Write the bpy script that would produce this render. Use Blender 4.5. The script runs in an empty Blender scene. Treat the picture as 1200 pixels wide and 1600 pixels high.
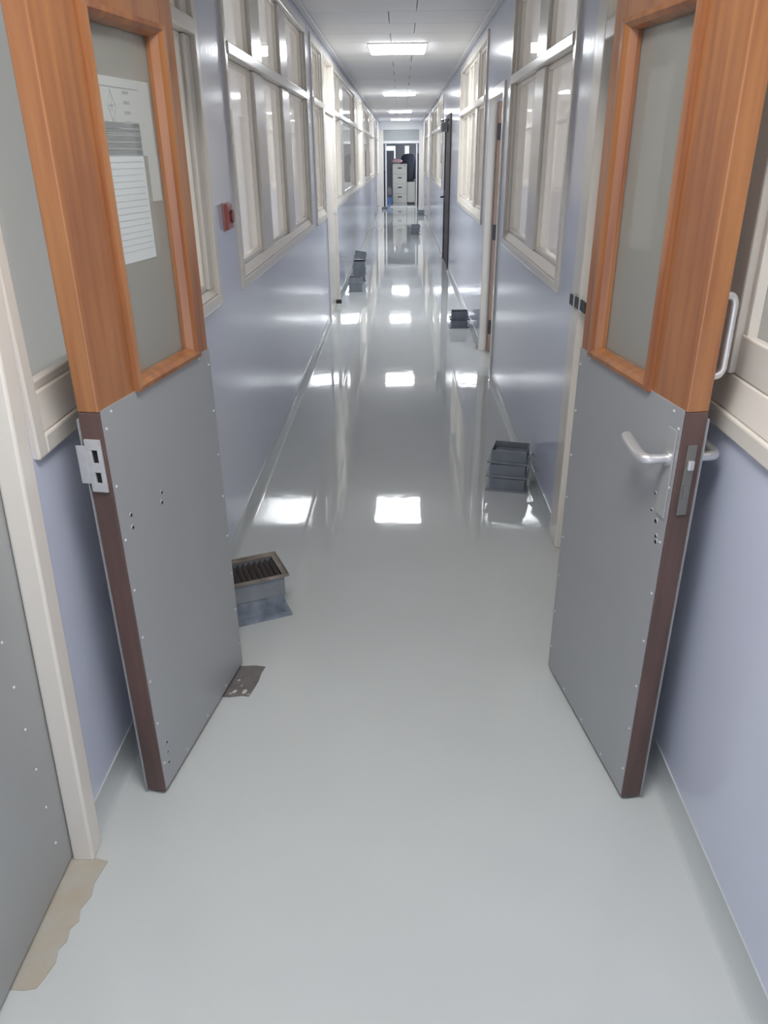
import bpy, bmesh, math, random
from mathutils import Matrix, Vector
random.seed(7)
S = bpy.context.scene
COL = S.collection

# ------------------------------------------------------------------ camera
F_PX, PITCH, YAW, ROLL, CAM_H = 1186.7, math.radians(25.25), -0.02499, -0.00964, 1.6
cp, sp, cy, sy = math.cos(PITCH), math.sin(PITCH), math.cos(YAW), math.sin(YAW)
fwd = Vector((sy*cp, cy*cp, -sp)); rgt = Vector((cy, -sy, 0)); upv = rgt.cross(fwd)
cr, sr = math.cos(ROLL), math.sin(ROLL)
rx, ux = cr*rgt + sr*upv, -sr*rgt + cr*upv
cam = bpy.data.objects.new('camera', bpy.data.cameras.new('camera'))
COL.objects.link(cam)
cam.data.sensor_fit = 'HORIZONTAL'; cam.data.sensor_width = 36.0
cam.data.lens = 36.0*F_PX/1200.0
cam.data.clip_start = 0.02; cam.data.clip_end = 200
m = Matrix.Identity(4)
for i in range(3):
    m[i][0], m[i][1], m[i][2] = rx[i], ux[i], -fwd[i]
m[0][3], m[1][3], m[2][3] = 0, 0, CAM_H
cam.matrix_world = m
S.camera = cam

# ------------------------------------------------------------------ world, exposure, lamp strengths
W = bpy.data.worlds.new('world'); S.world = W; W.use_nodes = True
W.node_tree.nodes['Background'].inputs[0].default_value = (0.86, 0.93, 1.0, 1)
W.node_tree.nodes['Background'].inputs[1].default_value = 0.74
S.view_settings.view_transform = 'Standard'; S.view_settings.look = 'None'
S.view_settings.exposure = 1.55; S.view_settings.gamma = 1.0
S.view_settings.use_curve_mapping = False
LAMP = 9.8          # emission of the corridor panels
LAMP_LOBBY = 9.4    # emission of the panel over the lobby

# ------------------------------------------------------------------ materials
def lin(h):
    v = [int(h[i:i+2], 16)/255 for i in (0, 2, 4)]
    return tuple((c/12.92 if c <= .04045 else ((c+.055)/1.055)**2.4) for c in v) + (1,)

def mat(name, hexc, rough=.5, metal=0., bump=0., bscale=30., coat=0., var=0., vscale=4., stretch=None, col2=None, spec=.5, coord='Object'):
    M = bpy.data.materials.new(name); M.use_nodes = True
    N = M.node_tree.nodes; L = M.node_tree.links; P = N['Principled BSDF']
    P.inputs['Base Color'].default_value = lin(hexc)
    P.inputs['Roughness'].default_value = rough; P.inputs['Metallic'].default_value = metal
    P.inputs['Coat Weight'].default_value = coat; P.inputs['Coat Roughness'].default_value = .06
    P.inputs['Specular IOR Level'].default_value = spec
    tc = N.new('ShaderNodeTexCoord'); mp = N.new('ShaderNodeMapping')
    L.new(tc.outputs[coord], mp.inputs[0])
    if stretch: mp.inputs['Scale'].default_value = stretch
    if var > 0:
        nz = N.new('ShaderNodeTexNoise'); nz.inputs['Scale'].default_value = vscale; nz.inputs['Detail'].default_value = 5
        L.new(mp.outputs[0], nz.inputs['Vector'])
        rp = N.new('ShaderNodeMapRange'); rp.inputs[1].default_value = .3; rp.inputs[2].default_value = .7
        L.new(nz.outputs['Fac'], rp.inputs[0])
        mx = N.new('ShaderNodeMix'); mx.data_type = 'RGBA'
        a = lin(hexc); b = lin(col2) if col2 else tuple(c*(1-var) for c in a[:3]) + (1,)
        mx.inputs[6].default_value = a; mx.inputs[7].default_value = b
        L.new(rp.outputs[0], mx.inputs[0]); L.new(mx.outputs[2], P.inputs['Base Color'])
    if bump > 0:
        n2 = N.new('ShaderNodeTexNoise'); n2.inputs['Scale'].default_value = bscale; n2.inputs['Detail'].default_value = 2
        L.new(mp.outputs[0], n2.inputs['Vector'])
        bp = N.new('ShaderNodeBump'); bp.inputs['Strength'].default_value = bump; bp.inputs['Distance'].default_value = .01
        L.new(n2.outputs['Fac'], bp.inputs['Height']); L.new(bp.outputs[0], P.inputs['Normal'])
    return M

def wood_mat(name, a, b, rough, coat):
    M = mat(name, a, rough, coat=coat, var=1, vscale=3.2, col2=b, stretch=(9, 9, .55))
    return M

def emit_mat(name, hexc, s):
    M = bpy.data.materials.new(name); M.use_nodes = True
    N = M.node_tree.nodes; L = M.node_tree.links
    e = N.new('ShaderNodeEmission'); e.inputs[0].default_value = lin(hexc); e.inputs[1].default_value = s
    L.new(e.outputs[0], N['Material Output'].inputs[0])
    return M

def pane_mat(name, tint, body, clear, rough=.02):
    """obscured glass: part clear, part milky, with a clear-coat reflection"""
    M = bpy.data.materials.new(name); M.use_nodes = True
    N = M.node_tree.nodes; L = M.node_tree.links; N.remove(N['Principled BSDF'])
    t = N.new('ShaderNodeBsdfTransparent'); t.inputs[0].default_value = lin(tint)
    d = N.new('ShaderNodeBsdfDiffuse'); d.inputs[0].default_value = lin(body)
    g = N.new('ShaderNodeBsdfGlossy'); g.inputs['Roughness'].default_value = rough
    fr = N.new('ShaderNodeFresnel'); fr.inputs[0].default_value = 1.5
    tl_ = N.new('ShaderNodeBsdfTranslucent'); tl_.inputs[0].default_value = lin(body)
    m0 = N.new('ShaderNodeMixShader'); m0.inputs[0].default_value = .5
    L.new(d.outputs[0], m0.inputs[1]); L.new(tl_.outputs[0], m0.inputs[2])
    m1 = N.new('ShaderNodeMixShader'); m1.inputs[0].default_value = clear
    L.new(m0.outputs[0], m1.inputs[1]); L.new(t.outputs[0], m1.inputs[2])
    m2 = N.new('ShaderNodeMixShader')
    L.new(fr.outputs[0], m2.inputs[0]); L.new(m1.outputs[0], m2.inputs[1]); L.new(g.outputs[0], m2.inputs[2])
    L.new(m2.outputs[0], N['Material Output'].inputs[0])
    return M

FLOOR = mat('grey_epoxy', 'C9CDCD', .035, bump=.05, bscale=5.5, var=.06, vscale=1.6)
COVE = mat('grey_epoxy_cove', 'C2C7C8', .12, bump=.06, bscale=14)
BLUE = mat('blue_gloss_paint', 'D0D5E7', .14, spec=.4, bump=.035, bscale=26)
CREAM = mat('cream_gloss_paint', 'E3DDD5', .2, bump=.04, bscale=40)
WHITE = mat('white_paint', 'DADADB', .5)
CEIL = mat('white_ceiling_board', 'E2E2E4', .55, var=.04, vscale=2)
GAP = mat('dark_gap', '707074', .8)
GREYP = mat('grey_board', '9EA3A3', .4)
WOOD = wood_mat('varnished_mahogany', 'B27A4C', '8C573B', .3, .4)
RAWWOOD = mat('bare_edge_wood', '6B514C', .6, var=.3, vscale=5, stretch=(6, 6, .8), col2='544442')
STEEL = mat('sheet_steel', 'AFB1B4', .45, metal=.3, var=.05, vscale=1.2)
STEELD = mat('door_steel_paint', 'ACAEAE', .4, metal=.2, var=.06, vscale=2)
CHROME = mat('satin_chrome', 'DCDCDE', .3, metal=.7)
ZINC = mat('bright_zinc', 'D2D4D8', .3, metal=.35, var=.1, vscale=60)
HOLE = mat('black_hole', '17171A', .8)
BLACKM = mat('black_iron', '39373A', .5, metal=.3)
LOCKG = mat('dull_lock_metal', '85837F', .45, metal=.6)
RED = mat('red_plastic', 'A8605A', .35)
DARKDOOR = mat('dark_brown_door', '4B4042', .55, spec=.25, var=.25, vscale=3, stretch=(6, 6, .6))
GALV = mat('galvanised_sheet', '8F949B', .42, metal=.2, var=.2, vscale=14)
GALVD = mat('dark_galvanised_sheet', '868B95', .45, metal=.2, var=.2, vscale=14)
DIRTY = mat('stained_flange', 'A49A90', .5, metal=.25, var=.35, vscale=18, col2='7C746C')
LOUV = mat('dirty_louvre', '615A57', .55, metal=.3, var=.25, vscale=40)
PALEG = mat('pale_blue_galvanised', '9BA3B0', .4, metal=.15, var=.35, vscale=16, col2='66707C')
CONC = mat('bare_concrete', 'B3B0A8', .85, var=1, vscale=16, col2='B0A695', bump=.3, bscale=60)
CONCD = mat('stained_concrete', '7C7775', .6, var=1, vscale=22, col2='676462', bump=.2, bscale=50)
PAINTDROP = mat('white_paint_drop', 'C8C6C2', .3)
GLASS = pane_mat('obscured_window_glass', 'D8D8D2', 'BBAFA5', .1)
GLASSD = pane_mat('door_glass', 'DADCD6', 'E2E2DA', .25)
GLASSN = pane_mat('dimmed_window_glass', 'D8D8D2', '857F78', .1)  # darker copy of the window glass; dimness is put into its colour
GLASSC = pane_mat('brightened_window_glass', 'E0E0DC', 'CFC6B8', .08)  # paler copy of the window glass; lit look is put into its colour
PAPER = mat('paper', 'CDD4D6', .8)
PAPERG = mat('grey_paper', 'BCC0BE', .8)
INK = mat('faded_ink', 'A0A8A8', .8)
CABINET = mat('cabinet_enamel', 'C9C7C1', .35)
DARKC = mat('dark_cloth', '4A4E5A', .9, var=.2, vscale=12)
BLUEP = mat('blue_plastic', '5E79A8', .4)
PINK = mat('pink_cloth', 'E3B9C0', .9)
GREYC = mat('grey_plastic_bag', '77777F', .6, var=.3, vscale=20)
ROOMG = mat('back_room_paint', 'A8AAB0', .7)
LIT = emit_mat('lit_diffuser', 'F6FBFF', LAMP)
LITL = emit_mat('lit_lobby_diffuser', 'FFFDF8', LAMP_LOBBY)

# ------------------------------------------------------------------ mesh helpers
def box(bm, x0, x1, y0, y1, z0, z1, M=None):
    vs = [bm.verts.new((x, y, z)) for x in (x0, x1) for y in (y0, y1) for z in (z0, z1)]
    if M is not None:
        for v in vs: v.co = M @ v.co
    for f in ((0, 1, 3, 2), (4, 6, 7, 5), (0, 4, 5, 1), (2, 3, 7, 6), (0, 2, 6, 4), (1, 5, 7, 3)):
        bm.faces.new([vs[i] for i in f])

def prism(bm, poly, axis, a, b):
    """poly: 2-D outline in the two remaining axes, extruded along axis from a to b"""
    def co(p, t):
        return {'x': (t, p[0], p[1]), 'y': (p[0], t, p[1]), 'z': (p[0], p[1], t)}[axis]
    A = [bm.verts.new(co(p, a)) for p in poly]; B = [bm.verts.new(co(p, b)) for p in poly]
    n = len(poly)
    bm.faces.new(A); bm.faces.new(B[::-1])
    for i in range(n):
        bm.faces.new((A[i], B[i], B[(i+1) % n], A[(i+1) % n]))

def frus(bm, lo, hi, z0, z1):
    """tapered block: lo / hi are (x0,x1,y0,y1) rectangles"""
    q = lambda r, z: [bm.verts.new(c) for c in ((r[0], r[2], z), (r[1], r[2], z), (r[1], r[3], z), (r[0], r[3], z))]
    A, B = q(lo, z0), q(hi, z1)
    bm.faces.new(A[::-1]); bm.faces.new(B)
    for i in range(4): bm.faces.new((A[i], A[(i+1) % 4], B[(i+1) % 4], B[i]))

def tube(bm, pts, r, n=12, closed_ends=True):
    pts = [Vector(p) for p in pts]
    if not isinstance(r, (list, tuple)): r = [r]*len(pts)
    rings = []; ref = None
    for i, p in enumerate(pts):
        t = (pts[min(i+1, len(pts)-1)] - pts[max(i-1, 0)]).normalized()
        if ref is None:
            ref = t.orthogonal().normalized()
        ref = (ref - t*ref.dot(t)).normalized()
        b = t.cross(ref)
        rings.append([bm.verts.new(p + r[i]*(math.cos(2*math.pi*k/n)*ref + math.sin(2*math.pi*k/n)*b)) for k in range(n)])
    for a, b in zip(rings, rings[1:]):
        for k in range(n): bm.faces.new((a[k], a[(k+1) % n], b[(k+1) % n], b[k]))
    if closed_ends:
        bm.faces.new(rings[0][::-1]); bm.faces.new(rings[-1])

def smooth_path(pts, k=6):
    P = [Vector(p) for p in pts]; P = [2*P[0]-P[1]] + P + [2*P[-1]-P[-2]]
    out = []
    for i in range(1, len(P)-2):
        for j in range(k):
            t = j/k
            out.append(.5*((2*P[i]) + (P[i+1]-P[i-1])*t + (2*P[i-1]-5*P[i]+4*P[i+1]-P[i+2])*t*t + (3*P[i]-P[i-1]-3*P[i+1]+P[i+2])*t**3))
    out.append(P[-2]); return out

def obj(name, bm, material, parent=None, bevel=0, smooth=False, M=None):
    bmesh.ops.recalc_face_normals(bm, faces=bm.faces[:])
    me = bpy.data.meshes.new(name); bm.to_mesh(me); bm.free()
    if smooth:
        for p in me.polygons: p.use_smooth = True
    for k in (material if isinstance(material, list) else [material]): me.materials.append(k)
    o = bpy.data.objects.new(name, me); COL.objects.link(o)
    if parent is not None: o.parent = parent
    if M is not None: o.matrix_local = M
    if bevel:
        b = o.modifiers.new('bevel', 'BEVEL'); b.width = bevel; b.segments = 2; b.limit_method = 'ANGLE'; b.angle_limit = .9
    return o

def tag(o, label=None, cat=None, group=None, kind=None):
    if label: o['label'] = label
    if cat: o['category'] = cat
    if group: o['group'] = group
    if kind: o['kind'] = kind
    return o

def empty(name, loc=(0, 0, 0), rz=0, **k):
    o = bpy.data.objects.new(name, None); COL.objects.link(o)
    o.empty_display_size = .1
    o.location = loc; o.rotation_euler = (0, 0, rz)
    return tag(o, **k)

CLEAR = bpy.data.materials.new('glass_body'); CLEAR.use_nodes = True
_n = CLEAR.node_tree.nodes; _n.remove(_n['Principled BSDF'])
_t = _n.new('ShaderNodeBsdfTransparent'); CLEAR.node_tree.links.new(_t.outputs[0], _n['Material Output'].inputs[0])
def pane(b, sx, material, parent, name='pane'):
    """glass sheet: the obscured face looks along -sx, the body behind it is clear"""
    bm = B(b); o = obj(name, bm, [material, CLEAR], parent)
    for p in o.data.polygons: p.material_index = 0 if p.normal.x*sx < -.9 else 1
    return o

def B(*boxes):
    bm = bmesh.new()
    for b in boxes: box(bm, *b)
    return bm

# ------------------------------------------------------------------ the setting
XL, XR = -.745, .70          # corridor wall faces
LL, LR = -.80, .73           # lobby wall faces
Y0, Y1, H = -2.4, 27.5, 2.56  # back of lobby, end partition, ceiling
YP0, YP1 = 2.165, 2.265      # cross partition that carries the double door
T = .14                      # wall thickness

bm = B((-1.2, 1.2, Y0-.1, 31.6, -.1, 0))
tag(obj('floor', bm, FLOOR), 'glossy pale grey epoxy floor of the corridor', 'floor', kind='structure')

# ceiling of cross boards with staggered joints over a dark backing
bm = bmesh.new(); k = 0; y = Y0
while y < Y1:
    js = [-.70-.3, .11 if k % 2 else -.10, 1.0]
    for a, b in zip(js, js[1:]):
        box(bm, a+.003, b-.003, y+.004, min(y+.57, Y1)-.004, H, H+.02)
    y += .57; k += 1
c = tag(obj('ceiling', bm, CEIL, bevel=.004), 'white ceiling of wide cross boards with staggered joints', 'ceiling', kind='structure')
obj('backing', B((-1.0, 1.0, Y0, Y1, H+.021, H+.06)), GAP, c)
for n, (x0, x1) in enumerate(((XL+.001, XL+.05), (XR-.05, XR-.001))):
    tag(obj('trim_%d' % (n+1), B((x0, x1, YP1, Y1-.1, H-.022, H-.002)), WHITE, bevel=.004),
        'white strip along the %s edge of the ceiling' % ('left', 'right')[n], 'trim', kind='structure')

def wall(name, sx, xw, y0, y1, holes, label):
    """blue wall along y with rectangular holes (ya, yb, za, zb)"""
    bm = bmesh.new()
    xs = (xw, xw+sx*T) if sx > 0 else (xw+sx*T, xw)
    ys = sorted({y0, y1} | {h[0] for h in holes} | {h[1] for h in holes})
    for a, b in zip(ys, ys[1:]):
        cuts = sorted((h[2], h[3]) for h in holes if h[0] <= a+1e-6 and h[1] >= b-1e-6)
        z = 0
        for za, zb in cuts:
            if za > z+1e-4: box(bm, *xs, a, b, z, za)
            z = zb
        if z < H-1e-4: box(bm, *xs, a, b, z, H)
    bmesh.ops.remove_doubles(bm, verts=bm.verts[:], dist=1e-5)
    return tag(obj(name, bm, BLUE), label, 'wall', kind='structure')

def cove(name, sx, xw, y0, y1, gaps, label):
    bm = bmesh.new()
    prof = [(0, 0), (0, .08), (.004, .08)] + [(.004+.026*(1-math.cos(a)), .07-.07*math.sin(a)) for a in [i*math.pi/2/8 for i in range(9)]]
    prof = [(xw - sx*p[0]*1.0, p[1]) for p in prof]
    y = y0
    for a, b in sorted(gaps) + [(y1, y1)]:
        if a > y+1e-3: prism(bm, prof, 'y', y, a)
        y = max(y, b)
    return tag(obj(name, bm, COVE), label, 'baseboard', kind='structure')

WIN = []   # windows are built after the walls
def window(n, sx, xw, y0, y1, z0, z1, panes, label, transom=(1.985, 2.035), bars=(), top=None, glass=None, sill=.09, fr=.05, upper=True):
    """framed window: panes is a list of (ya, yb); everything between them is mullion"""
    w = empty('window_%d' % n, (xw, (y0+y1)/2, z0), label=label, cat='window', kind='structure')
    X = lambda d: sx*d                       # d>0 goes into the wall
    yc = (y0+y1)/2
    def bb(d0, d1, ya, yb, za, zb):
        a, b = sorted((X(d0), X(d1))); return (a, b, ya-yc, yb-yc, za-z0, zb-z0)
    # outer frame
    fb = [bb(-.014, .10, y0, y0+fr, z0, z1), bb(-.014, .10, y1-fr, y1, z0, z1),
          bb(-.014, .10, y0+fr, y1-fr, z1-.06, z1), bb(-.014, .10, y0+fr, y1-fr, z0, z0+.045)]
    obj('window_frame', B(*fb), CREAM, w, bevel=.005)
    bm = bmesh.new()
    pr = [(X(-.006), .046), (X(.012), sill), (X(.09), sill), (X(.09), .046)]
    prism(bm, pr, 'y', y0+fr-yc, y1-fr-yc)
    obj('sill', bm, CREAM, w, bevel=.003)
    edges = [(y0+fr, panes[0][0])] + [(panes[i][1], panes[i+1][0]) for i in range(len(panes)-1)] + [(panes[-1][1], y1-fr)]
    tz0, tz1 = transom
    for a, b in edges:
        if b-a > .012:
            obj('mullion', B(bb(.004, .09, a+.001, b-.001, z0+sill+.001, tz0-.001), *([bb(.004, .09, a+.001, b-.001, tz1+.001, z1-.061)] if upper else [])), CREAM, w, bevel=.006)
    if upper: obj('transom', B(bb(-.02, .10, y0+fr+.001, y1-fr-.001, tz0, tz1)), CREAM, w, bevel=.006)
    for i, (a, b) in enumerate(panes):
        for (za, zb) in ([(z0+sill, tz0), (tz1, z1-.06)] if upper else [(z0+sill, z1-.06)]):
            r = .022
            f = [bb(.02, .06, a, a+r, za, zb), bb(.02, .06, b-r, b, za, zb), bb(.02, .06, a+r, b-r, za, za+r), bb(.02, .06, a+r, b-r, zb-r, zb)]
            for t in bars:
                if a < t < b: f.append(bb(.02, .06, t-.014, t+.014, za+r, zb-r))
            s = obj('sash', B(*f), CREAM, w, bevel=.004)
            pane(bb(.042, .048, a+r-.004, b-r+.004, za+r-.004, zb-r+.004), sx, glass[i] if glass else GLASS, s)
    return w

ZS, ZT = 1.03, 2.49
left_holes = [(2.36, 3.18, 1.05, ZT), (3.64, 6.74, ZS, ZT), (7.10, 8.06, ZS, ZT), (8.06, 9.34, 0, ZT),
              (9.34, 15.9, ZS, ZT), (16.6, 22.6, ZS, ZT), (23.7, 24.6, 0, 2.1), (25.4, 27.0, ZS, ZT)]
right_holes = [(2.42, 3.16, 0, ZT), (3.50, 5.52, ZS, ZT), (5.82, 6.86, 0, 2.04), (7.10, 10.16, ZS, ZT),
               (11.95, 13.45, 0, 2.12), (14.3, 19.4, ZS, ZT), (20.2, 21.4, 0, ZT), (22.0, 25.2, ZS, ZT), (25.8, 26.8, 0, 2.1)]
wall('wall_left', -1, XL, YP1, Y1, left_holes, 'pale blue gloss painted wall on the left of the corridor')
wall('wall_right', 1, XR, YP1, Y1, right_holes, 'pale blue gloss painted wall on the right of the corridor')
lob_l = [(.28, 1.44, 0, 2.1), (1.53, 2.10, 1.0, ZT)]
lob_r = [(.55, 2.08, 1.03, ZT)]
wall('wall_lobby_left', -1, LL, Y0, YP0-.001, lob_l, 'pale blue wall beside the near left steel door')
wall('wall_lobby_right', 1, LR, Y0, YP0-.001, lob_r, 'pale blue wall behind the near right steel door')
door_gaps_l = [(h[0]-.05, h[1]+.05) for h in left_holes if h[2] == 0]
door_gaps_r = [(h[0]-.05, h[1]+.05) for h in right_holes if h[2] == 0]
cove('baseboard_left', -1, XL, YP1+.002, Y1-.02, door_gaps_l, 'grey coved skirting along the left corridor wall')
cove('baseboard_right', 1, XR, YP1+.002, Y1-.02, door_gaps_r, 'grey coved skirting along the right corridor wall')
cove('baseboard_lobby_left', -1, LL, 1.40, YP0-.003, [], 'grey coved skirting behind the left door leaf')
cove('baseboard_lobby_right', 1, LR, Y0, YP0-.003, [], 'grey coved skirting behind the right door leaf')
# back of the lobby: the unseen opening is added to let fill daylight in
tag(obj('wall_back', B((-1.0, -.62, Y0-.1, Y0, 0, H), (.58, 1.0, Y0-.1, Y0, 0, H), (-.62, .58, Y0-.1, Y0, 2.15, H)), BLUE),
    'blue wall behind the viewer with an unseen opening added for daylight', 'wall', kind='structure')

# windows, left then right
window(1, -1, XL, 2.36, 3.18, 1.05, ZT, [(2.45, 3.05)], 'left corridor window nearest the open doors, low cream frame beside the door glass', glass=[GLASSC], sill=.07)
window(2, -1, XL, 3.64, 6.74, ZS, ZT, [(3.72, 4.40), (4.70, 5.42), (5.74, 6.64)], 'long three-pane cream window on the left beside the red call point', bars=())
window(3, -1, XL, 7.10, 8.06, ZS, ZT, [(7.22, 7.98)], 'narrow single-pane cream window before the cream door on the left')
window(4, -1, XL, 9.34, 15.9, ZS, ZT, [(9.42, 10.35), (10.9, 13.6), (14.1, 15.7)], 'window on the left just past the cream door', glass=[GLASSC, GLASS, GLASSC], bars=(14.9,))
window(5, -1, XL, 16.6, 22.6, ZS, ZT, [(16.8, 19.4), (19.7, 22.4)], 'far left window before the dark doorway', glass=[GLASS, GLASS])
window(6, -1, XL, 25.4, 27.0, ZS, ZT, [(25.5, 26.9)], 'last left window next to the end partition', glass=[GLASSC])
window(7, 1, XR, 3.50, 5.52, ZS, ZT, [(3.60, 4.32), (4.60, 5.42)], 'two-pane cream window on the right nearest the open doors')
window(8, 1, XR, 7.10, 10.16, ZS, ZT, [(7.20, 8.02), (8.2, 10.08)], 'cream window on the right between the hinged doorway and the dark door', glass=[GLASS, GLASSC], bars=(8.75, 9.3))
window(9, 1, XR, 14.3, 19.4, ZS, ZT, [(14.45, 16.7), (17.0, 19.25)], 'right window just past the dark brown door', glass=[GLASSC, GLASSC])
window(10, 1, XR, 22.0, 25.2, ZS, ZT, [(22.1, 23.5), (23.7, 25.1)], 'last right window before the end partition', glass=[GLASS, GLASSC])
window(11, -1, LL, 1.53, 2.10, 1.0, ZT, [(1.585, 2.045)], 'lobby window with a cream sill behind the left door leaf', sill=.125, fr=.045, glass=[GLASSN])
window(12, 1, LR, .55, 2.08, 1.03, ZT, [(.62, 1.69), (1.82, 2.02)], 'lobby window with a cream sill behind the right door leaf', sill=.115, glass=[GLASSN, GLASSN])
# lower rail board of the right lobby casement
o = bpy.data.objects['window_12']
obj('bottom_rail', B((.016, .04, -.672, .373, .1165, .205)), CREAM, o, bevel=.004)

# cross partition: frame of the double door
fr = tag(empty('trim_3', (0, YP0, 0)), 'cream frame of the double door across the corridor', 'door frame', kind='structure')
obj('jamb', B((LL+.001, -.61, 0, .10, 0, 2.49)), CREAM, fr, bevel=.004)
obj('jamb', B((.572, LR-.001, 0, .10, 0, 2.49)), CREAM, fr, bevel=.004)
obj('head', B((-.609, .571, 0, .10, 2.045, 2.12), (-.609, .571, 0, .10, 2.46, 2.49)), CREAM, fr, bevel=.004)
obj('fanlight', B((-.609, .571, .04, .05, 2.121, 2.459)), GLASS, fr)
tag(obj('trim_4', B((LL-.13, LR+.13, YP0-.001, YP1, 2.491, H)), BLUE), 'blue strip above the double door frame', 'wall', kind='structure')

# ------------------------------------------------------------------ door leaves of the double door
def leaf(n, A, Bp, sg, label):
    """local x runs from the free edge to the hinge edge, local -sg*y goes out to the wall; t = depth from the corridor face"""
    d = Vector((Bp[0]-A[0], Bp[1]-A[1])); rz = math.atan2(d.y, d.x); Wd = .60; Z1 = 2.03; TH = .05
    e = empty('door_%d' % n, (A[0], A[1], 0), rz, label=label, cat='door', kind='structure')
    def tb(s0, s1, t0, t1, z0, z1):
        a, b = sorted((-sg*t0, -sg*t1)); return (s0, s1, a, b, z0, z1)
    s0, s1, z0, z1 = .165, .53, 1.10, 1.875
    # frame: stiles and rails as one mesh
    obj('leaf_frame', B(tb(.003, s0, 0, TH, 1.1, Z1), tb(s1, Wd, 0, TH, 1.1, Z1), tb(s0, s1, 0, TH, z1, Z1), tb(s0, s1, .004, TH-.004, 1.075, 1.1)), WOOD, e, bevel=.003)
    obj('lower_panel', B(tb(.003, Wd, 0, TH, .012, 1.0995)), RAWWOOD, e, bevel=.002)
    # glazing bead, mitred, standing proud of the stiles
    bm = bmesh.new()
    prof = [(0, -.012), (.018, -.014), (.034, -.006), (.042, .012), (.042, .022), (0, .022)]   # (inward, t)
    R = [(s0, s1, z0, z1, p) for p in prof]
    rings = []
    for (a, b, c_, d_, (i, t)) in R:
        f = -sg*t
        rings.append([bm.verts.new((a+i, f, c_+i*.62)), bm.verts.new((b-i, f, c_+i*.62)), bm.verts.new((b-i, f, d_-i*.62)), bm.verts.new((a+i, f, d_-i*.62))])
    for q in range(len(rings)):
        u, v = rings[q], rings[(q+1) % len(rings)]
        for j in range(4): bm.faces.new((u[j], u[(j+1) % 4], v[(j+1) % 4], v[j]))
    bead = obj('glazing_bead', bm, WOOD, e)
    obj('pane', B(tb(s0+.03, s1-.03, .024, .029, z0+.016, z1-.016)), GLASSD, e)
    bmb = bmesh.new()
    for q in ((s0, s0+.03, z0, z1), (s1-.03, s1, z0, z1), (s0+.03, s1-.03, z0, z0+.03), (s0+.03, s1-.03, z1-.03, z1)):
        box(bmb, *tb(q[0], q[1], .031, TH, q[2], q[3]))
    obj('outer_bead', bmb, WOOD, e, bevel=.003)
    # sheet steel on both faces
    kp = obj('kick_plate', B(tb(.009, .602, -.0022, 0, .014, 1.103)), STEEL, e)
    obj('kick_plate', B(tb(-.002, .600, TH, TH+.0022, .014, 1.085)), STEEL, e)
    bm = bmesh.new()
    pts = [(.02, .1+i*.137) for i in range(8)] + [(.588, .1+i*.137) for i in range(8)] + [(.05+.16*i, 1.09) for i in range(4) if not .17 < .05+.16*i < .5] + [(.15+.15*i, .03) for i in range(3)]
    for (s, z) in pts:
        bmesh.ops.create_cone(bm, cap_ends=True, segments=8, radius1=.0042, radius2=.002, depth=.003,
                              matrix=Matrix.Translation((s, sg*.0035, z)) @ Matrix.Rotation(-sg*math.pi/2, 4, 'X'))
    obj('screw_head', bm, ZINC, kp, smooth=False)
    # three butt hinges on the jamb side
    for z in (.25, 1.06, 1.78):
        bm = bmesh.new(); tube(bm, [(Wd+.004, -sg*(TH+.004), z-.05), (Wd+.004, -sg*(TH+.004), z+.05)], .006, 10)
        obj('hinge', bm, BLACKM, e, smooth=False)
    return e, tb, kp

LA, LB, RA, RB = (-.652, 1.552), (-.551, 2.143), (.602, 1.547), (.507, 2.134)
dl, tl, kpl = leaf(1, LA, LB, -1, 'open left leaf of the double door, mahogany with glass above a grey steel plate')
dr, tr, kpr = leaf(2, RA, RB, 1, 'open right leaf of the double door, with lever handle and grey steel plate')

def holes(kp, sg, pts):
    bm = bmesh.new(); bm2 = bmesh.new()
    for (s, z, r) in pts:
        Mx = Matrix.Translation((s, sg*.0027, z)) @ Matrix.Rotation(-sg*math.pi/2, 4, 'X')
        bmesh.ops.create_cone(bm, cap_ends=True, segments=10, radius1=r, radius2=r*.8, depth=.0012, matrix=Mx)
        Mx = Matrix.Translation((s-.002, sg*.0032, z+.003)) @ Matrix.Rotation(-sg*math.pi/2, 4, 'X')
        bmesh.ops.create_cone(bm2, cap_ends=True, segments=10, radius1=r*1.3, radius2=r, depth=.0012, matrix=Mx)
    obj('torn_rim', bm2, ZINC, kp); 
    for v in bm.verts: v.co.y += sg*.0014
    obj('screw_hole', bm, HOLE, kp)
holes(kpl, -1, [(.217, .822, .004), (.211, .797, .0045), (.059, .832, .004), (.058, .800, .0045), (.047, .150, .004), (.044, .118, .003), (.041, .084, .004)])
holes(kpr, 1, [(.052, .824, .005), (.041, .79, .004), (.038, .777, .005), (.078, .84, .003), (.073, .885, .003)])

# strike plate on the left leaf's free edge, with two square openings and a lip
bm = bmesh.new()
TA, TB_, e0 = .006, .044, -.0035
zz = (.916, .932, .966, .984, 1.018, 1.040)
for za, zb, solid in ((.916, .937, 1), (.937, .963, 0), (.963, .985, 1), (.985, 1.016, 0), (1.016, 1.040, 1)):
    if solid: box(bm, *tl(e0, 0.0025, TA, TB_, za, zb))
    else:
        box(bm, *tl(e0, .0025, TA, TA+.010, za, zb)); box(bm, *tl(e0, .0025, TA+.024, TB_, za, zb))
box(bm, *tl(e0, -.0005, TB_, .066, .935, 1.025))
sp_ = obj('strike_plate', bm, ZINC, dl, bevel=.0008)
tag(sp_, 'bright zinc strike plate')
obj('latch_hole', B(tl(.0026, .0029, TA+.009, TA+.025, .936, .964), tl(.0026, .0029, TA+.009, TA+.025, .984, 1.017)), HOLE, sp_)
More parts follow.
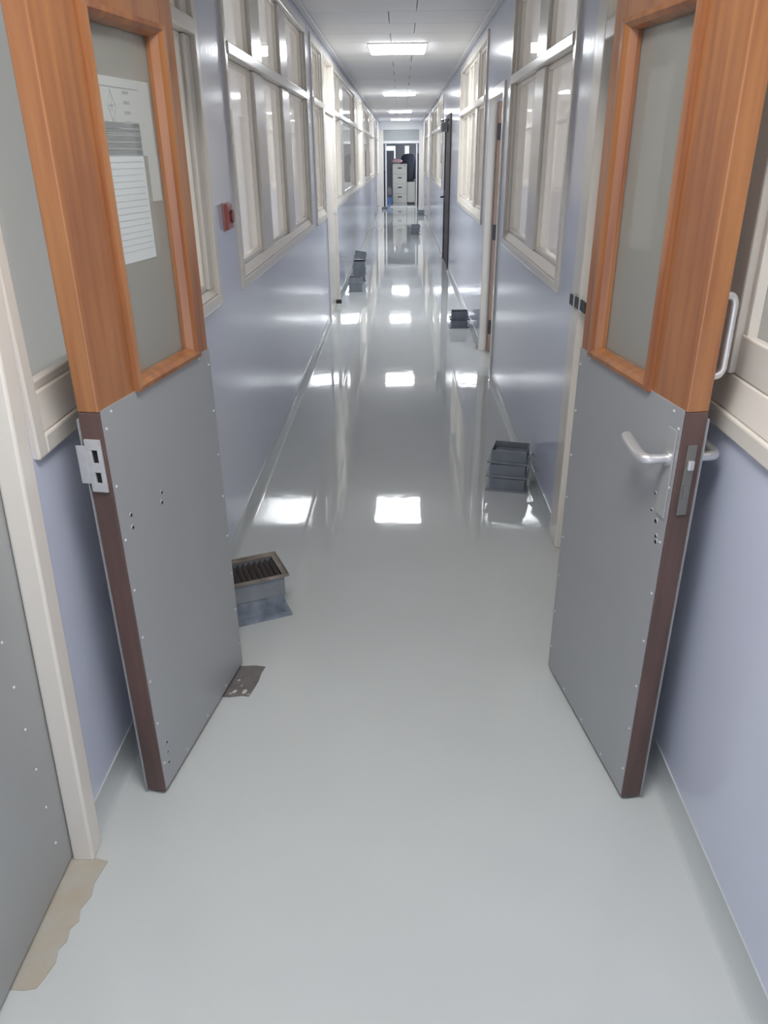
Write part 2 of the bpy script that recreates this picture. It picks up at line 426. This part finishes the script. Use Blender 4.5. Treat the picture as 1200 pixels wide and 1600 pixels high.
# notices stuck to the outside of the left leaf's glass
nt = obj('notice', B(tl(.205, .475, .0230, .0237, 1.60, 1.755)), PAPERG, dl)
obj('notice_strip', B(tl(.43, .478, .0232, .0237, 1.50, 1.6)), PAPERG, nt)
f = [tl(.21, .42, .0226, .0229, 1.735-.0, 1.737), tl(.22, .40, .0226, .0229, 1.645, 1.6475), tl(.235, .31, .0226, .0229, 1.655, 1.657)]
f += [tl(.345, .372, .0226, .0229, z, z+.006) for z in (1.725, 1.705, 1.685, 1.665)]
obj('faded_print', B(*f), INK, nt)
bm = bmesh.new()
cx, cz = .29, 1.70
for a, b in (((0, .032), (.016, 0)), ((.016, 0), (0, -.032)), ((0, -.032), (-.016, 0)), ((-.016, 0), (0, .032)), ((-.008, 0), (.008, 0)), ((0, .012), (0, -.012))):
    tube(bm, [(cx+a[0], .0229, cz+a[1]), (cx+b[0], .0229, cz+b[1])], .0014, 4)
obj('emblem', bm, INK, nt)
n2 = obj('lined_sheet', B(tl(.205, .408, .0230, .0237, 1.375, 1.668)), PAPER, dl)
obj('ruling', B(*[tl(.212, .40, .0226, .0229, 1.655-.0135*i, 1.6565-.0135*i) for i in range(20)]), PAPERG, n2)

# lock, lever handles and pull of the right leaf
fe = obj('lock_forend', B(tr(-.002, .003, .014, .036, .862, 1.028)), LOCKG, dr, bevel=.001)
tag(fe, 'dull grey lock plate in the door edge')
obj('latch_bolt', B(tr(-.011, -.002, .017, .032, .972, .994)), CHROME, fe, bevel=.003)
obj('dead_bolt', B(tr(-.004, -.002, .019, .031, .905, .935)), LOCKG, fe)
def lever(side):
    f = (lambda t: sg_y(t))
    plate = obj('handle_plate', B(tr(.018, .058, *( (-.0062, -.0022) if side > 0 else (.0524, .0564)), .845, 1.055)), STEELD if side > 0 else CHROME, dr, bevel=.003)
    b0 = -.006 if side > 0 else .056; sd = -1 if side > 0 else 1
    P = lambda s, o, z: (s, -(b0+sd*o), z)
    bm = bmesh.new()
    tube(bm, smooth_path([P(.038, 0, .985), P(.038, .03, .985), P(.042, .047, .985), P(.058, .054, .986), P(.09, .054, .99), P(.125, .052, .997), P(.15, .048, 1.0)], 5),
         [.0105 + .003*min(1, i/20) for i in range(31)], 14)
    lv = obj('lever', bm, CHROME, plate, smooth=True)
    bm = bmesh.new(); tube(bm, [P(.038, 0, .985), P(.038, .006, .985)], .017, 18)
    obj('rose', bm, CHROME, plate)
lever(1); lever(-1)
bm = bmesh.new()
P = lambda s, t, z: (s, -t, z)
tube(bm, smooth_path([P(.03, .052, 1.335), P(.03, .070, 1.334), P(.03, .079, 1.322), P(.03, .080, 1.30), P(.03, .080, 1.25), P(.03, .080, 1.20), P(.03, .079, 1.183), P(.03, .070, 1.171), P(.03, .052, 1.17)], 6), .0085, 12)
obj('pull_handle', bm, CHROME, dr, smooth=True)
bm = bmesh.new()
for z in (1.335, 1.17): tube(bm, [P(.03, .05, z), P(.03, .056, z)], .014, 16)
obj('pull_rose', bm, CHROME, dr)

# ------------------------------------------------------------------ side doors
def closed_door(n, sx, xw, y0, y1, z1, label, material, top=None, jw=.09, recess=.03, frame_m=CREAM, fan=None, th=.04, glazed=False):
    e = empty('door_%d' % n, (xw, (y0+y1)/2, 0), label=label, cat='door', kind='structure')
    yc = (y0+y1)/2
    def bb(d0, d1, ya, yb, za, zb):
        a, b = sorted((sx*d0, sx*d1)); return (a, b, ya-yc, yb-yc, za, zb)
    top = top or z1
    f = [bb(-.014, .12, y0, y0+jw, 0, top), bb(-.014, .12, y1-jw, y1, 0, top), bb(-.014, .12, y0+jw, y1-jw, z1-.06, z1)]
    if top > z1: f.append(bb(-.014, .12, y0+jw, y1-jw, top-.05, top))
    obj('door_frame', B(*f), frame_m, e, bevel=.005)
    ya, yb, zt = y0+jw+.003, y1-jw-.003, z1-.063
    if glazed:
        lf = obj('door_panel', B(bb(recess, recess+th, ya, ya+.08, .008, zt), bb(recess, recess+th, yb-.08, yb, .008, zt), bb(recess, recess+th, ya+.08, yb-.08, .008, .2), bb(recess, recess+th, ya+.08, yb-.08, zt-.1, zt)), material, e, bevel=.003)
        pane(bb(recess+.015, recess+.021, ya+.08, yb-.08, .2, zt-.1), sx, GLASSC, lf)
    else:
        lf = obj('door_panel', B(bb(recess, recess+th, ya, yb, .008, zt)), material, e, bevel=.003)
    if top > z1: pane(bb(.04, .046, y0+jw, y1-jw, z1, top-.05), sx, fan or GLASSC, e, 'fanlight')
    return e, bb, lf
e, bb, lf = closed_door(3, -1, XL, 8.06, 9.34, 2.03, 'closed cream door with a fanlight on the left wall', CREAM, top=ZT, fan=GLASSC, jw=.1, recess=.012)
obj('door_stop', B(bb(-.05, .011, 9.0, 9.05, .03, .07)), BLACKM, e)
obj('door_knob', B(bb(-.03, .011, 9.12, 9.16, .98, 1.02)), CHROME, e, bevel=.008)
e, bb, lf = closed_door(4, 1, XR, 2.42, 3.16, 2.0, 'cream door frame on the right wall just behind the open right leaf', CREAM, top=ZT, jw=.14, fan=GLASSC, glazed=True)  # glass in the hidden leaf is added to bring daylight onto the floor
bm = B(bb(-.022, -.0145, 2.88, 2.96, 1.055, 1.095), bb(-.022, -.0145, 2.985, 3.06, 1.05, 1.09), bb(-.022, -.0145, 3.08, 3.155, 1.045, 1.085))
obj('hinge', bm, BLACKM, e, bevel=.002)
bm = bmesh.new(); tube(bm, [(-.018, 2.972-2.79, 1.045), (-.018, 2.972-2.79, 1.102)], .007, 10); tube(bm, [(-.018, 3.07-2.79, 1.038), (-.018, 3.07-2.79, 1.098)], .007, 10)
obj('hinge_pin', bm, CHROME, e)
# doorway with an inward open door on the right
e = empty('door_5', (XR, 6.34, 0), label='open doorway on the right with a brown door folded inwards and dark hinges', cat='door', kind='structure')
obj('door_frame', B((-.012, .055, -.52, -.44, 0, 2.04), (-.012, .055, .43, .52, 0, 2.04), (-.012, .055, -.44, .43, 1.97, 2.04)), CREAM, e, bevel=.005)
lf = obj('door_panel', B((.057, .86, .385, .425, .01, 1.965)), mat('brown_flush_door', '9A7E70', .4, var=.2, vscale=3, stretch=(5, 5, .6)), e, bevel=.003)
for z in (.22, 1.0, 1.75):
    obj('hinge', B((.0575, .105, .379, .3845, z-.06, z+.06)), BLACKM, e)
obj('room_wall', B((.95, .97, -.9, 1.1, 0, 2.5)), mat('dim_room_paint', 'B5ADA4', .8), e)
# dark double door further on
e, bb, lf = closed_door(6, 1, XR, 11.95, 13.45, 2.10, 'dark brown door with a grey closer on the far right wall', DARKDOOR, frame_m=DARKDOOR, jw=.12, recess=.0, th=.05)
obj('door_closer', B(bb(-.10, -.001, 12.9, 13.3, 1.90, 2.02)), GREYP, e, bevel=.006)
bm = bmesh.new(); tube(bm, [(-.06, .15-.0, 2.03), (-.11, .0, 2.035), (-.015, -.2, 2.05)], .008, 8)
obj('closer_arm', bm, BLACKM, e)
bm = bmesh.new(); tube(bm, smooth_path([(-.0, .45, .97), (-.06, .45, .97), (-.075, .42, .97), (-.07, .33, .97)], 4), .013, 10)
obj('lever', bm, BLACKM, e)
obj('lock_plate', B(bb(-.008, -.0005, 13.13, 13.23, .88, 1.06)), LOCKG, e)
closed_door(7, 1, XR, 20.2, 21.4, 2.05, 'cream door far along the right wall past the long window', CREAM, top=ZT)
closed_door(8, -1, XL, 23.7, 24.6, 2.10, 'dark door far along the left wall', DARKDOOR, frame_m=CREAM)
closed_door(9, 1, XR, 25.8, 26.8, 2.10, 'cream door on the right beside the end partition', CREAM)
# steel clad door in the near left wall
e = empty('door_10', (LL, .86, 0), label='steel clad door in the near left wall beside the bare concrete strip', cat='door', kind='structure')
lf = obj('door_panel', B((-.075, -.024, -.57, .575, .012, 2.03)), STEELD, e, bevel=.004)
bm = bmesh.new()
for i in range(9):
    bmesh.ops.create_cone(bm, cap_ends=True, segments=8, radius1=.004, radius2=.002, depth=.003, matrix=Matrix.Translation((-.022, .425, .12+i*.115)) @ Matrix.Rotation(math.pi/2, 4, 'Y'))
obj('screw_head', bm, ZINC, lf)
# leaning cream post between that door and the lobby window
bm = bmesh.new()
sh = .075
def lean(x0, x1, y0, y1, z0, z1):
    q = [(x, y+sh*z*1.0, z) for x in (x0, x1) for y in (y0, y1) for z in (z0, z1)]
    vs = [bm.verts.new(c) for c in q]
    for f in ((0, 1, 3, 2), (4, 6, 7, 5), (0, 4, 5, 1), (2, 3, 7, 6), (0, 2, 6, 4), (1, 5, 7, 3)): bm.faces.new([vs[i] for i in f])
lean(-.823, -.770, 1.335, 1.395, .0, 2.12)
tag(obj('trim_5', bm, CREAM, bevel=.006), 'cream door post at the lower left beside the steel clad door', 'door post', kind='structure')

# end partition and the room beyond
e = tag(empty('trim_6', (0, Y1, 0)), 'white end partition with a doorway and grey panel above', 'door frame', kind='structure')
obj('jamb', B((XL-.02, -.59, 0, .08, 0, 2.3)), CREAM, e, bevel=.005)
obj('jamb', B((.57, XR+.02, 0, .08, 0, 2.3)), CREAM, e, bevel=.005)
obj('head', B((-.589, .569, -.02, .08, 1.90, 1.98)), WHITE, e, bevel=.005)
obj('transom_panel', B((-.589, .569, .03, .05, 1.981, 2.29)), GREYP, e)
obj('bulkhead', B((XL-.02, XR+.02, 0, .08, 2.301, H)), WHITE, e)
obj('post', B((-.535, -.49, .02, .10, 0, 1.899)), WHITE, e, bevel=.004)
obj('post', B((.475, .52, .02, .10, 0, 1.899)), WHITE, e, bevel=.004)
obj('side_panel', B((-.589, -.536, .04, .06, 0, 1.1), (.521, .569, .04, .06, 0, 1.6)), BLACKM, e)
tag(obj('trim_7', B((-.36, .47, Y1-.55, Y1-.02, .0, .012)), WHITE, bevel=.004), 'pale threshold strip on the floor before the end doorway', 'threshold', kind='structure')
bm = B((-1.2, -1.1, Y1+.1, 31.5, 0, 2.5), (1.1, 1.2, Y1+.1, 31.5, 0, .9), (1.1, 1.2, Y1+.1, 31.5, 2.2, 2.5), (1.1, 1.2, Y1+.1, 28.3, .9, 2.2), (1.1, 1.2, 30.8, 31.5, .9, 2.2), (-1.1, 1.1, 31.4, 31.5, 0, 1.40), (-1.1, 1.1, 31.4, 31.5, 1.88, 2.5),  # gap in the right wall is unseen, added to brighten the room
       (-1.1, -.58, 31.4, 31.5, 1.40, 1.88), (-.20, .10, 31.4, 31.5, 1.40, 1.88), (.31, 1.1, 31.4, 31.5, 1.40, 1.88), (-1.2, 1.2, Y1+.09, 31.5, 2.5, 2.56))
tag(obj('wall_end', bm, ROOMG), 'grey walls of the room beyond the end doorway', 'wall', kind='structure')
for n, (a, b) in ((13, (-.58, -.20)), (14, (.10, .31))):
    w = empty('window_%d' % n, ((a+b)/2, 31.43, 1.40), label='bright window at the very end, %s the dark jacket' % ('left of' if n == 13 else 'above'), cat='window', kind='structure')
    h = (b-a)/2
    obj('window_frame', B((-h, -h+.03, 0, .05, 0, .48), (h-.03, h, 0, .05, 0, .48), (-h+.03, h-.03, 0, .05, 0, .03), (-h+.03, h-.03, 0, .05, .455, .48)), WHITE, w)
    obj('pane', B((-h+.03, h-.03, .02, .025, .03, .455)), pane_mat('clear_glass', 'F4F6F6', 'E0E0E0', .95), w)

# ------------------------------------------------------------------ ceiling lights
def light(y, x, lit, label):
    e = empty('ceiling_light', (x, y, H), label=label, cat='ceiling light', group='fluorescent panels along the corridor ceiling')
    bm = bmesh.new(); frus(bm, (-.285, .285, -.36, .36), (-.295, .295, -.37, .37), -.012, -.0005)
    obj('housing', bm, WHITE, e, bevel=.004)
    bm = bmesh.new(); frus(bm, (-.272, .272, -.35, .35), (-.282, .282, -.358, .358), -.026, -.0125)
    obj('diffuser', bm, lit, e, bevel=.01)
    return e
light(8.85, -.04, LIT, 'largest and nearest lit ceiling panel')
light(15.1, -.035, LIT, 'second lit ceiling panel down the corridor')
light(21.4, -.03, LIT, 'third lit ceiling panel down the corridor')
light(26.2, -.03, LIT, 'farthest lit ceiling panel before the end partition')
light(.75, -.03, LITL, 'lit ceiling panel over the lobby before the double door')

# ------------------------------------------------------------------ small wall items
e = empty('call_point', (XL, 3.43, 1.365), label='small red call point box on the blue wall beside the left window', cat='call point')
obj('housing', B((0, .022, -.05, .05, -.05, .05)), RED, e, bevel=.006)
obj('back_plate', B((0.0005, .006, -.058, .058, -.056, .056)), mat('pale_back_plate', 'B88880', .4), e, bevel=.003)
bm = bmesh.new(); tube(bm, [(.022, .012, 0), (.03, .012, 0)], .026, 20)
obj('push_ring', bm, mat('dark_red_plastic', '7E2E2A', .4), e)

# ------------------------------------------------------------------ floor patches
bm = bmesh.new()
rag = [(-.823, .90), (-.823, 1.30), (-.80, 1.325), (-.745, 1.325), (-.755, 1.27), (-.748, 1.22), (-.765, 1.17), (-.757, 1.12), (-.772, 1.075), (-.762, 1.03), (-.775, 1.0), (-.79, .985), (-.80, .93)]
rag = [(-.87, 1.01), (-.87, 1.32), (-.82, 1.345), (-.765, 1.342), (-.735, 1.335), (-.745, 1.27), (-.739, 1.235), (-.752, 1.20), (-.744, 1.17), (-.757, 1.15), (-.752, 1.12), (-.763, 1.10), (-.757, 1.07), (-.768, 1.03), (-.775, 1.012), (-.80, 1.008)]
prism(bm, rag, 'z', .0003, .002)
tag(obj('bare_concrete_patch', bm, CONC), 'ragged strip of bare concrete left unpainted at the foot of the near left door', 'floor patch', kind='thing')
e = empty('stained_floor_patch', (0, 0, 0), label='dark stained bare patch of floor under the hinge side of the left door leaf', cat='floor patch')
bm = bmesh.new()
prism(bm, [(-.60, 1.975), (-.56, 1.972), (-.52, 1.98), (-.497, 1.976), (-.488, 2.01), (-.478, 2.06), (-.476, 2.10), (-.468, 2.135), (-.50, 2.142), (-.55, 2.138), (-.59, 2.142)], 'z', .0003, .002)
obj('bare_area', bm, CONCD, e)
for (x, y, r) in ((-.548, 2.0, .010), (-.515, 2.0, .013), (-.545, 2.06, .006), (-.53, 2.03, .004), (-.56, 1.99, .005), (-.50, 1.985, .004)):
    bm = bmesh.new()
    bmesh.ops.create_cone(bm, cap_ends=True, segments=9, radius1=r, radius2=r*.7, depth=.001, matrix=Matrix.Translation((x, y, .0026)) @ Matrix.Rotation(r*99, 4, 'Z') @ Matrix.Diagonal((1, .6, 1, 1)))
    obj('paint_drop', bm, PAINTDROP, e)

# ------------------------------------------------------------------ vent boxes in stacks
def vent_proto(w, d, h, up, mf, mn, ml, nw=.82, dented=False):
    """a duct grille box: a flange with a lip and a sheet metal neck; up = flange on top, grille showing"""
    e = empty('vent_box'); a, b = w/2, d/2; na, nb = a*nw, b*nw
    Z = (lambda z: h-z) if up else (lambda z: z)
    def zb(x0, x1, y0, y1, z0, z1):
        p, q = sorted((Z(z0), Z(z1))); return (x0, x1, y0, y1, p, q)
    ia, ib = na-.006, nb-.006
    f = [zb(-a, -ia, -b, b, .008, .011), zb(ia, a, -b, b, .008, .011), zb(-ia, ia, -b, -ib, .008, .011), zb(-ia, ia, ib, b, .008, .011),
         zb(-a, -a+.003, -b, b, 0, .008), zb(a-.003, a, -b, b, 0, .008), zb(-a+.003, a-.003, -b, -b+.003, 0, .008), zb(-a+.003, a-.003, b-.003, b, 0, .008)]
    obj('flange', B(*f), mf, e)
    t = .003
    f = [zb(-na, -na+t, -nb, nb, .0112, h), zb(na-t, na, -nb, nb, .0112, h), zb(-na+t, na-t, -nb, -nb+t, .0112, h), zb(-na+t, na-t, nb-t, nb, .0112, h)]
    obj('neck', B(*f), mn, e)
    bm = bmesh.new(); n = 9
    for i in range(n):
        x = -ia+.008 + (2*ia-.016)*i/(n-1)
        Mx = Matrix.Translation((x, 0, Z(.022))) @ Matrix.Rotation(.7, 4, 'Y')
        box(bm, -.0015, .0015, -ib+.004, ib-.004, -.009, .009, Mx)
    box(bm, *zb(-ia+.006, ia-.006, -ib+.006, ib-.006, h*.55, h*.55+.002))
    obj('louvre', bm, ml, e)
    return e
def dup(o):
    c = o.copy(); COL.objects.link(c)
    for ch in o.children:
        k = ch.copy(); COL.objects.link(k); k.parent = c; k.matrix_parent_inverse = ch.matrix_parent_inverse
    return c
protos = {}
def vent(kind, loc, rz, label, group, tilt=(0, 0)):
    if kind not in protos:
        spec = {'near_up': (.235, .195, .092, True, DIRTY, GALV, LOUV, .86), 'near_down': (.235, .205, .088, False, PALEG, PALEG, GALV, .80),
                'grey': (.215, .18, .068, False, GALV, GALVD, GALVD, .84), 'mid': (.205, .175, .075, False, GALV, GALVD, GALVD, .80),
                'far': (.185, .2, .085, False, GALV, GALV, LOUV, .86)}[kind]
        protos[kind] = o = vent_proto(*spec)
    else: o = dup(protos[kind])
    o.location = loc; o.rotation_euler = (tilt[0], tilt[1], rz)
    return tag(o, label, 'vent box', group)
G = 'removed vent boxes stacked along the corridor floor'
a = math.radians(24.4)
vent('near_down', (-.566, 2.508, .0005), a, 'pale blue-grey vent box on the floor, under the one with the stained rim', G)
vent('near_up', (-.566, 2.506, .090), a, 'vent box with a stained beige rim and dark grille, by the left door leaf', G)
a = math.radians(-13)
vent('grey', (.565, 3.72, .0005), a, 'lowest grey vent box of the stack behind the right door leaf', G)
vent('grey', (.567, 3.74, .0695), a, 'middle grey vent box of the stack behind the right door leaf', G)
vent('grey', (.575, 3.76, .1385), a-.03, 'topmost open grey vent box of the stack behind the right door leaf', G)
vent('mid', (.585, 7.82, .0005), .02, 'lower dark vent box of the pair by the hinged doorway on the right', G)
vent('mid', (.59, 7.86, .0765), -.02, 'upper dark vent box of the pair by the hinged doorway on the right', G)
vent('far', (-.59, 10.1, .0005), .03, 'front bottom vent box beyond the cream door on the left', G)
vent('far', (-.59, 10.12, .0865), .0, 'front upper vent box beyond the cream door on the left', G)
for k, nm in enumerate(('lowest', 'second', 'third')):
    vent('far', (-.585, 11.0+.02*k, .0005+.086*k), (.05, -.06, .02)[k], '%s vent box of the taller rear stack on the left wall side' % nm, G)
vent('far', (-.575, 11.05, .288), .05, 'tilted vent box topping the taller rear stack on the left', G, tilt=(.0, .16))
for k, nm in enumerate(('bottom', 'middle', 'top')):
    vent('grey', (.29+.01*k, 17.6, .0005+.069*k), .04*k, '%s vent box of the stack standing out in the far corridor' % nm, G)
for k, nm in enumerate(('lower', 'upper')):
    vent('grey', (.56, 23.3, .0005+.069*k), .03*k, '%s vent box of the small far stack against the right wall' % nm, G)
vent('grey', (-.53, 25.9, .0005), .1, 'lone vent box far off on the left near the end doorway', G)

# ------------------------------------------------------------------ things in the end room
e = empty('filing_cabinet', (-.06, 28.6, 0), label='pale four-drawer filing cabinet in the end doorway', cat='filing cabinet')
obj('body', B((-.245, .245, 0, .6, .0, 1.28)), CABINET, e, bevel=.006)
for k in range(4):
    z = .05+.305*k
    dq = obj('drawer', B((-.235, .235, -.018, -.0005, z, z+.295)), CABINET, e, bevel=.006)
    obj('handle', B((-.07, .07, -.034, -.0185, z+.17, z+.205)), BLACKM, dq, bevel=.005)
obj('lock', B((.17, .185, -.022, -.0185, 1.2, 1.25)), BLACKM, e)
bm = bmesh.new()
bmesh.ops.create_uvsphere(bm, u_segments=20, v_segments=12, radius=1)
for v in bm.verts:
    n = v.co.copy(); v.co = Vector((n.x*.17*(1+.15*math.sin(5*n.y)), n.y*.14, max(n.z, -.55)*.07*(1+.6*max(0, -n.x)) + .04))
tag(obj('pink_cloth', bm, PINK, smooth=True, M=Matrix.Translation((-.15, 28.85, 1.327))), 'crumpled pink cloth on top of the filing cabinet', 'cloth')
e = empty('white_cupboard', (.33, 28.7, 0), label='low white cupboard to the right of the filing cabinet', cat='cupboard')
obj('body', B((-.138, .14, 0, .45, .05, .70)), CABINET, e, bevel=.006)
obj('door', B((-.132, .134, -.016, -.0005, .06, .69)), CABINET, e, bevel=.004)
obj('plinth', B((-.12, .12, .03, .4, 0, .0495)), BLACKM, e)
e = empty('dark_jacket', (.24, 29.5, 0), label='dark jacket hanging on a stand behind the low white cupboard', cat='jacket')
bm = bmesh.new()
sec = [(.70, .19, .10), (.85, .20, .11), (1.05, .23, .12), (1.25, .25, .13), (1.42, .255, .13), (1.52, .23, .12), (1.575, .16, .1), (1.60, .06, .05)]
rings = []
for (z, a, b) in sec:
    rings.append([bm.verts.new((a*math.cos(t)*(1+.05*math.sin(5*t+z*4)), b*math.sin(t)*(1+.08*math.sin(7*t)), z)) for t in [2*math.pi*i/24 for i in range(24)]])
for p, q in zip(rings, rings[1:]):
    for i in range(24): bm.faces.new((p[i], p[(i+1) % 24], q[(i+1) % 24], q[i]))
bm.faces.new(rings[0][::-1]); bm.faces.new(rings[-1])
obj('jacket_body', bm, DARKC, e, smooth=True)
for s in (-1, 1):
    bm = bmesh.new(); tube(bm, smooth_path([(s*.2, 0, 1.46), (s*.25, -.03, 1.22), (s*.245, -.06, .95), (s*.24, -.07, .78)], 5), .05, 12)
    obj('sleeve', bm, DARKC, e, smooth=True)
bm = bmesh.new(); tube(bm, [(0, 0, .02), (0, 0, .72)], .015, 8); box(bm, -.2, .2, -.02, .02, 0, .02); box(bm, -.02, .02, -.2, .2, .0205, .035)
obj('stand', bm, BLACKM, e)
e = empty('blue_bin', (-.43, 28.35, 0), label='blue plastic bin on the floor left of the filing cabinet', cat='bin')
bm = bmesh.new(); frus(bm, (-.09, .09, -.09, .09), (-.11, .11, -.11, .11), 0, .25)
for f_ in [f_ for f_ in bm.faces if all(v.co.z > .2 for v in f_.verts)]: bm.faces.remove(f_)
obj('tub', bm, BLUEP, e)
obj('rim', B((-.12, .12, -.12, -.108, .242, .26), (-.12, .12, .108, .12, .242, .26), (-.12, -.108, -.108, .108, .242, .26), (.108, .12, -.108, .108, .242, .26)), BLUEP, e)
bm = bmesh.new(); bmesh.ops.create_icosphere(bm, subdivisions=3, radius=1)
for v in bm.verts:
    n = v.co.copy(); v.co = Vector((n.x*.1, n.y*.1, n.z*.19*(1-.25*n.z))) * (1+.08*math.sin(9*n.x+5*n.z)*math.cos(7*n.y))
tag(obj('grey_bag', bm, GREYC, smooth=True, M=Matrix.Translation((-.43, 28.35, .42))), 'grey bag heaped in the blue bin', 'bag')
e = empty('grey_locker', (-.40, 29.6, 0), label='tall grey locker behind the filing cabinet on the left', cat='locker')
obj('body', B((-.3, .135, 0, .5, 0, 1.70)), mat('locker_enamel', '70737C', .5), e, bevel=.006)
obj('door', B((-.29, -.085, -.016, -.0005, .06, 1.68)), mat('locker_door_enamel', '7C7F88', .5), e, bevel=.004)
obj('door', B((-.08, .125, -.016, -.0005, .06, 1.68)), bpy.data.materials['locker_door_enamel'], e, bevel=.004)
